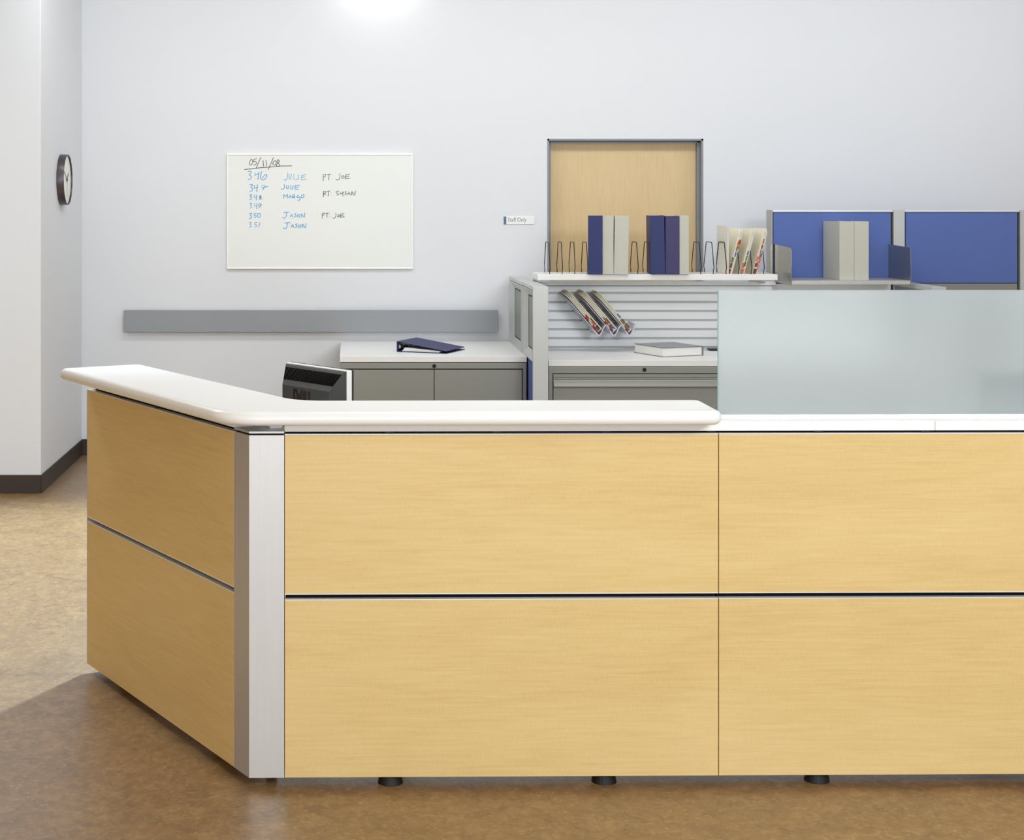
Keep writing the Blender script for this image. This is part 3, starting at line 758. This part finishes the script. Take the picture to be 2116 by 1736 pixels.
# wire dividers
dv0 = empty('wire_divider', (1.192, 9.60, SH_Z), 0)
pts = [(0, 0.030, 0), (0, 0.030, 0.022), (0, 0.012, 0.036), (0, 0.016, 0.050), (0, 0.070, 0.186), (0, 0.078, 0.190), (0, 0.215, 0.190), (0, 0.223, 0.186), (0, 0.285, 0.050), (0, 0.288, 0.036), (0, 0.270, 0.022), (0, 0.270, 0)]
MB().tube(pts, 0.0026, 8).build('wire_loop', M['wire'], dv0)
ordn = {0: 'leftmost black wire divider on the white shelf', 1: 'black wire divider second from the left end of shelf', 2: 'black wire divider third from the left end of shelf',
        3: 'black wire divider touching the left blue binder', 7: 'black wire divider just right of first putty binders, left of two', 8: 'black wire divider against the left side of second blue binder',
        12: 'black wire divider just right of the second binder group', 13: 'black wire divider in the middle of three left of the folders',
        14: 'black wire divider in front of the upright cream folder', 15: 'black wire divider between first and middle leaning folder packs',
        16: 'black wire divider between middle and right leaning folder packs', 17: 'rightmost black wire divider, beyond the last leaning folders'}
first = True
for i, lab in ordn.items():
    o = dv0 if first else copy_thing(dv0)
    first = False
    o.location = (1.192 + 0.0757 * i, 9.60, SH_Z + 0.0002)
    tag(o, lab, 'file divider', 'wire dividers on the white shelf')

def lever_binder(label, m, x, w_, lean=0.0, yaw=0.0, y=9.585, z=SH_Z, group=None, h_=0.352, d_=0.28):
    r = empty('ring_binder', (x, y, z + 0.0003), yaw, label, 'binder', group)
    r.rotation_euler = (0, lean, yaw)
    MB().box(0, w_, 0, 0.004, 0, h_, 0.0012).build('spine', m, r)
    for x0, x1 in ((0, 0.003), (w_ - 0.003, w_)): MB().box(x0, x1, 0.003, d_, 0, h_, 0.001).build('cover', m, r)
    MB().box(0.005, w_ - 0.005, 0.014, d_ - 0.012, 0.008, h_ - 0.016).build('paper_stack', M['paper'], r)
    b = MB(); b.box(0.006, w_ - 0.006, 0.0045, 0.012, 0.02, h_ - 0.02); b.build('ring_mechanism', M['chrome'], r)
    return r
g1 = 'upright binders on the white shelf'
s_ = F / 9.585
def bx(p): return (p - 726) / s_
lever_binder('blue upright binder at left of the first binder group', M['bbind'], bx(1215.3), 0.0835, yaw=R(-8.3), group=g1)
lever_binder('putty upright binder between blue binder and leaning putty binder', M['gbind'], bx(1244.9), 0.0655, yaw=R(-8.3), group=g1)
lever_binder('wider putty binder leaning slightly at right of first group', M['gbind'], bx(1268), 0.085, lean=R(1.1), yaw=R(-8.3), group=g1)
lever_binder('bright blue binder showing its left side in the second group', M['bbind'], bx(1345), 0.084, lean=R(-0.7), yaw=R(-5.5), group=g1)
lever_binder('violet upright binder in middle of the second binder group', M['pbind'], bx(1374.8), 0.0815, yaw=R(-5.5), group=g1, h_=0.349)
lever_binder('putty upright binder at right end of second binder group', M['gbind'], bx(1403.9), 0.056, yaw=R(-5.5), group=g1)

# folders on the shelf
tabc = ['t_red', 't_or', 't_gr', 't_bl', 't_br', 't_pk', 't_dk', 't_wh']
def folder(name, label, x, lean, m, tabs, y=9.61, z=SH_Z, h_=0.27, d_=0.245, th=0.003, group=None, yaw=0.0, cut=0.0):
    r = empty(name, (x, y, z + 0.0004), 0, label, 'folder', group)
    r.rotation_euler = (0, lean, yaw)
    MB().prism([(0, 0), (d_, 0), (d_, h_), (0.03, h_), (0.0, h_ - 0.02 - cut)], 0, th, 'X').build('folder_leaf', m, r)
    MB().prism([(0.006, 0.004), (d_, 0.004), (d_, h_ - 0.03), (0.02, h_ - 0.03), (0.006, h_ - 0.05)], th, th + 0.0025, 'X').build('paper_sheets', M['paper'], r)
    MB().prism([(0, 0), (d_, 0), (d_, h_ - 0.012), (0.03, h_ - 0.012), (0.0, h_ - 0.03 - cut)], th + 0.0025, 2 * th + 0.0015, 'X').build('folder_leaf', m, r)
    for (zz, hh_, c) in tabs:
        MB().box(-0.0012, 2 * th + 0.003, -0.0015, 0.012, zz, zz + hh_, 0.0005).build('colour_tab', M[c], r)
    return r
gf = 'colour-tabbed folders leaning on the white shelf'
folder('file_folder', 'upright cream folder at left of the leaning folders on shelf', 2.2555, 0, M['cream'], [], h_=0.29, d_=0.285, cut=-0.012, y=9.60, th=0.0022)
LN = R(14.5)
packs = [
    (2.2635, [('leftmost leaning folder with green and red tabs', [(0.005, .028, 't_red'), (.04, .03, 't_br'), (.075, .03, 't_gr')], 0, 'manila'),
             ('leaning folder with orange, green and blue tabs in left pack', [(.11, .028, 't_bl'), (.145, .03, 't_gr'), (.18, .03, 't_or')], .007, 'cream'),
             ('right folder of the left leaning pack with red tab', [(.16, .02, 't_or'), (.185, .03, 't_red')], .014, 'cream')]),
    (2.336, [('left folder of the middle leaning pack with orange tabs', [(.004, .03, 't_or'), (.04, .03, 't_or')], 0, 'manila'),
             ('middle folder of the middle leaning pack with green tab', [(.004, .03, 't_pk'), (.05, .03, 't_br'), (.085, .03, 't_gr'), (.118, .028, 't_bl')], .007, 'manila'),
             ('right folder of the middle leaning pack without tabs', [], .014, 'cream')]),
    (2.4115, [('left folder of the right leaning pack with pink and brown tabs', [(.004, .03, 't_br'), (.045, .025, 't_br'), (.08, .03, 't_pk')], 0, 'manila'),
             ('folder of right leaning pack with long row of orange tabs', [(.004, .03, 't_br'), (.05, .03, 't_or'), (.095, .028, 't_or'), (.128, .025, 't_or'), (.158, .025, 't_br'), (.19, .03, 't_or')], .007, 'manila'),
             ('rightmost leaning folder beside blue partition, with blue tab', [(.03, .03, 't_pk'), (.07, .03, 't_or'), (.105, .025, 't_bl')], .014, 'cream')])]
for xb_, fs in packs:
    for lab, tabs, dx, m in fs:
        folder('file_folder', lab, xb_ + dx, LN, M[m], tabs, group=gf, h_=0.283, d_=0.275, th=0.0022)

# ------------------------------------------------------------------ slatwall folder rack
HY = 9.675; 
rk = empty('folder_rack', (0, HY, 0), 0, 'clear wavy plastic folder rack hooked onto the slatwall', 'folder rack')
def hx(p): return px(p, HY)
def hz(p): return pz(p, HY)
zig = [(1221, 672), (1226, 680), (1231, 688), (1237.5, 693), (1242, 689), (1247, 679), (1252, 671.5), (1257, 675), (1262, 687), (1269, 693), (1274, 688), (1279, 678), (1284, 671.5), (1289, 675), (1294, 687), (1301, 693), (1306, 687), (1310, 678), (1314, 669.5)]
zz = [Vector((hx(a), hz(c))) for a, c in zig]; zz = bez(zz, 3)
bb = bmesh.new(); th = 0.006
def wave(y, o):
    out = []
    for i, p in enumerate(zz):
        d = (zz[min(i + 1, len(zz) - 1)] - zz[max(i - 1, 0)]).normalized(); nn = Vector((-d.y, d.x))
        q = p + nn * o; out.append(bb.verts.new((q.x, y, q.y)))
    return out
A, B, Cc, D = wave(0, -th / 2), wave(0, th / 2), wave(0.245, -th / 2), wave(0.245, th / 2)
for i in range(len(zz) - 1):
    bb.faces.new((A[i], A[i + 1], B[i + 1], B[i])); bb.faces.new((Cc[i], Cc[i + 1], D[i + 1], D[i]))
    bb.faces.new((A[i], A[i + 1], Cc[i + 1], Cc[i])); bb.faces.new((B[i], B[i + 1], D[i + 1], D[i]))
bb.faces.new((A[0], B[0], D[0], Cc[0])); bb.faces.new((A[-1], B[-1], D[-1], Cc[-1]))
bmesh.ops.recalc_face_normals(bb, faces=bb.faces)
b = MB(); b._add(bb, None, False); b.build('wavy_tray', M['clear'], rk)
dv_ = Vector((hx(1240) - hx(1177), hz(690) - hz(617)))           # direction of the pockets, top-left to bottom-right
pang = math.atan2(-dv_.x, -dv_.y)                                # lean from vertical
for k_ in range(3):
    x0 = hx(1235.5 + 31.7 * k_); z0 = hz(689.5)
    mt = Matrix.Translation((x0, 0, z0)) @ Matrix.Rotation(-math.atan2(dv_.x, -dv_.y), 4, 'Y')
    MB().prism([(0.0, 0.0), (0.245, 0), (0.245, 0.31), (0.05, 0.27), (0.0, 0.245)], -0.003, 0, 'X', mt).build('back_support', M['clear'], rk)
    MB().box(-0.006, 0.0, 0.236, 0.2525, 0.27, 0.30, 0.001, mtx=mt).build('hook', M['alu'], rk)
RL = -math.atan2(dv_.x, -dv_.y)
rt = [[[(0.004, .016, 't_or'), (.02, .035, 't_red'), (.09, .032, 't_red')], [(0.006, .03, 't_br'), (.045, .03, 't_or'), (.1, .03, 't_red')], [(.01, .03, 't_dk'), (.045, .05, 't_br')], []],
      [[(.01, .04, 't_red'), (.055, .03, 't_red')], [(.02, .03, 't_br'), (.06, .05, 't_gr')], [(.01, .04, 't_bl'), (.055, .04, 't_red')], []],
      [[(.01, .035, 't_red')], [(.01, .04, 't_gr'), (.055, .035, 't_gr')], [(.02, .035, 't_br'), (.06, .03, 't_red'), (.1, .03, 't_bl')]]]
rn = ['left', 'middle', 'right']; ro = ['lowest', 'second from bottom', 'third from bottom', 'uppermost']
for k_ in range(3):
    n_ = len(rt[k_])
    for j in range(n_):
        x0 = hx(1236.2 + 31.7 * k_); z0 = hz(687.5)
        dxp = 0.0005 + j * 0.0082
        nx, nz = math.cos(RL), -math.sin(RL)
        pos = 'uppermost' if j == n_ - 1 else ro[j]
        f_ = folder('file_folder', '%s manila folder in the %s pocket of the clear rack' % (pos, rn[k_]), x0 + nx * dxp, RL, M['manila'], rt[k_][j], y=HY + 0.002, z=z0 + nz * dxp + 0.001 + 0.0004 * j,
                    h_=0.305, d_=0.235, th=0.0022, group='manila folders in the clear rack', cut=0.012)

# ------------------------------------------------------------------ tall blue partitions
TY = 9.945; TZ = pz(434, TY)
def tall_unit(x0, x1, label, left_post=False, lower='slat'):
    r = empty('fabric_partition', (x0, TY, 0), 0, label, 'partition')
    w_ = x1 - x0
    MB().box(0, w_, 0, 0.085, TZ - 0.013, TZ, 0.0015).build('top_trim', M['trim'], r)
    fb = pz(585, TY)
    MB().box(0.006, w_ - 0.012, 0.006, 0.079, fb, TZ - 0.014, 0.002).build('fabric_panel', M['blue'], r, 'blue fabric panel')
    MB().box(0.002, w_ - 0.006, 0.012, 0.075, 0.0, TZ - 0.0135).build('core', M['clip'], r)
    MB().box(0.006, w_ - 0.012, 0.005, 0.080, 0.75, fb - 0.004, 0.002).build('lower_panel', M['slat'] if lower == 'slat' else M['grey'], r)
    MB().box(0.006, w_ - 0.012, 0.005, 0.080, 0.02, 0.745, 0.002).build('base_panel', M['grey'], r)
    if left_post: MB().box(-0.016, 0.0, -0.004, 0.09, 0, TZ, 0.001).build('end_post', M['steel'], r)
    return r
T0 = px(1596.5, TY)
T1 = 3.364; T2 = px(1870, TY); T3 = px(2107, TY)
t1 = tall_unit(T0, T1, 'tall blue fabric partition behind the pair of putty binders', left_post=True)
t2 = tall_unit(T2, T3, 'tall blue fabric partition right of the white post', lower='grey')
o = MB().box(0, T2 - T1 - 0.004, -0.004, 0.088, 0, TZ, 0.0015).build('partition_post', M['silver']); o.location = (T1 + 0.002, TY, 0)
tag(o, 'white square post between the two tall blue partitions', 'post')
o = MB().box(0, 0.09, -0.004, 0.088, 0, TZ, 0.0015).build('partition_post', M['silver']); o.location = (T3 + 0.003, TY, 0)
tag(o, 'grey post at the right picture edge beside the blue partition', 'post')
# low partition coming forward behind the glass
lp = empty('low_partition', (T1 + 0.004, 9.30, 0), 0, 'low grey partition coming forward from the white post, mostly behind glass', 'partition')
MB().box(0.0, 0.086, 0.02, TY - 9.30 - 0.006, 1.14, 1.163, 0.001).build('top_cap', M['silver'], lp)
MB().box(0.004, 0.082, 0.02, TY - 9.30 - 0.006, 0.0, 1.139).build('side_panel', M['grey'], lp)
MB().box(0, 0.087, 0, 0.02, 0, 1.163, 0.001).build('end_post', M['silver'], lp)

# metal shelf with end plates hung on the first tall partition
SF = 9.55
sh2 = empty('metal_shelf', (2.622, SF, 0), 0, 'silver metal shelf with upright end plates hung on blue partition', 'shelf')
SW2 = 3.337 - 2.622
Z0, Z1, Z2 = pz(588, SF), pz(580, SF), pz(512, SF)
MB().box(0.004, SW2 - 0.004, 0, TY - SF - 0.002, Z0, Z1, 0.001).build('shelf_board', M['alu'], sh2)
yb_ = TY - SF - 0.002
pp = [(0.002, Z0 - 0.002), (-0.003, (Z0 + Z2) / 2), (0.004, Z2 - 0.012), (0.016, Z2), (yb_, Z2 + 0.012), (yb_, Z0 - 0.002)]
for x in (0, SW2 - 0.003): MB().prism(pp, x, x + 0.003, 'X').build('end_plate', M['steel'], sh2)
for x in (-0.015, SW2 + 0.001): pass
g2 = 'putty binders on the metal shelf'
s2 = F / 9.60
lever_binder('left putty binder of the pair on the metal shelf', M['gbind'], (1735 - 726) / s2, 0.0868, y=9.60, z=Z1, group=g2, h_=0.352, d_=0.335)
lever_binder('right putty binder of the pair on the metal shelf', M['gbind'], (1765.4 - 726) / s2, 0.0868, y=9.60, z=Z1, group=g2, h_=0.352, d_=0.335)
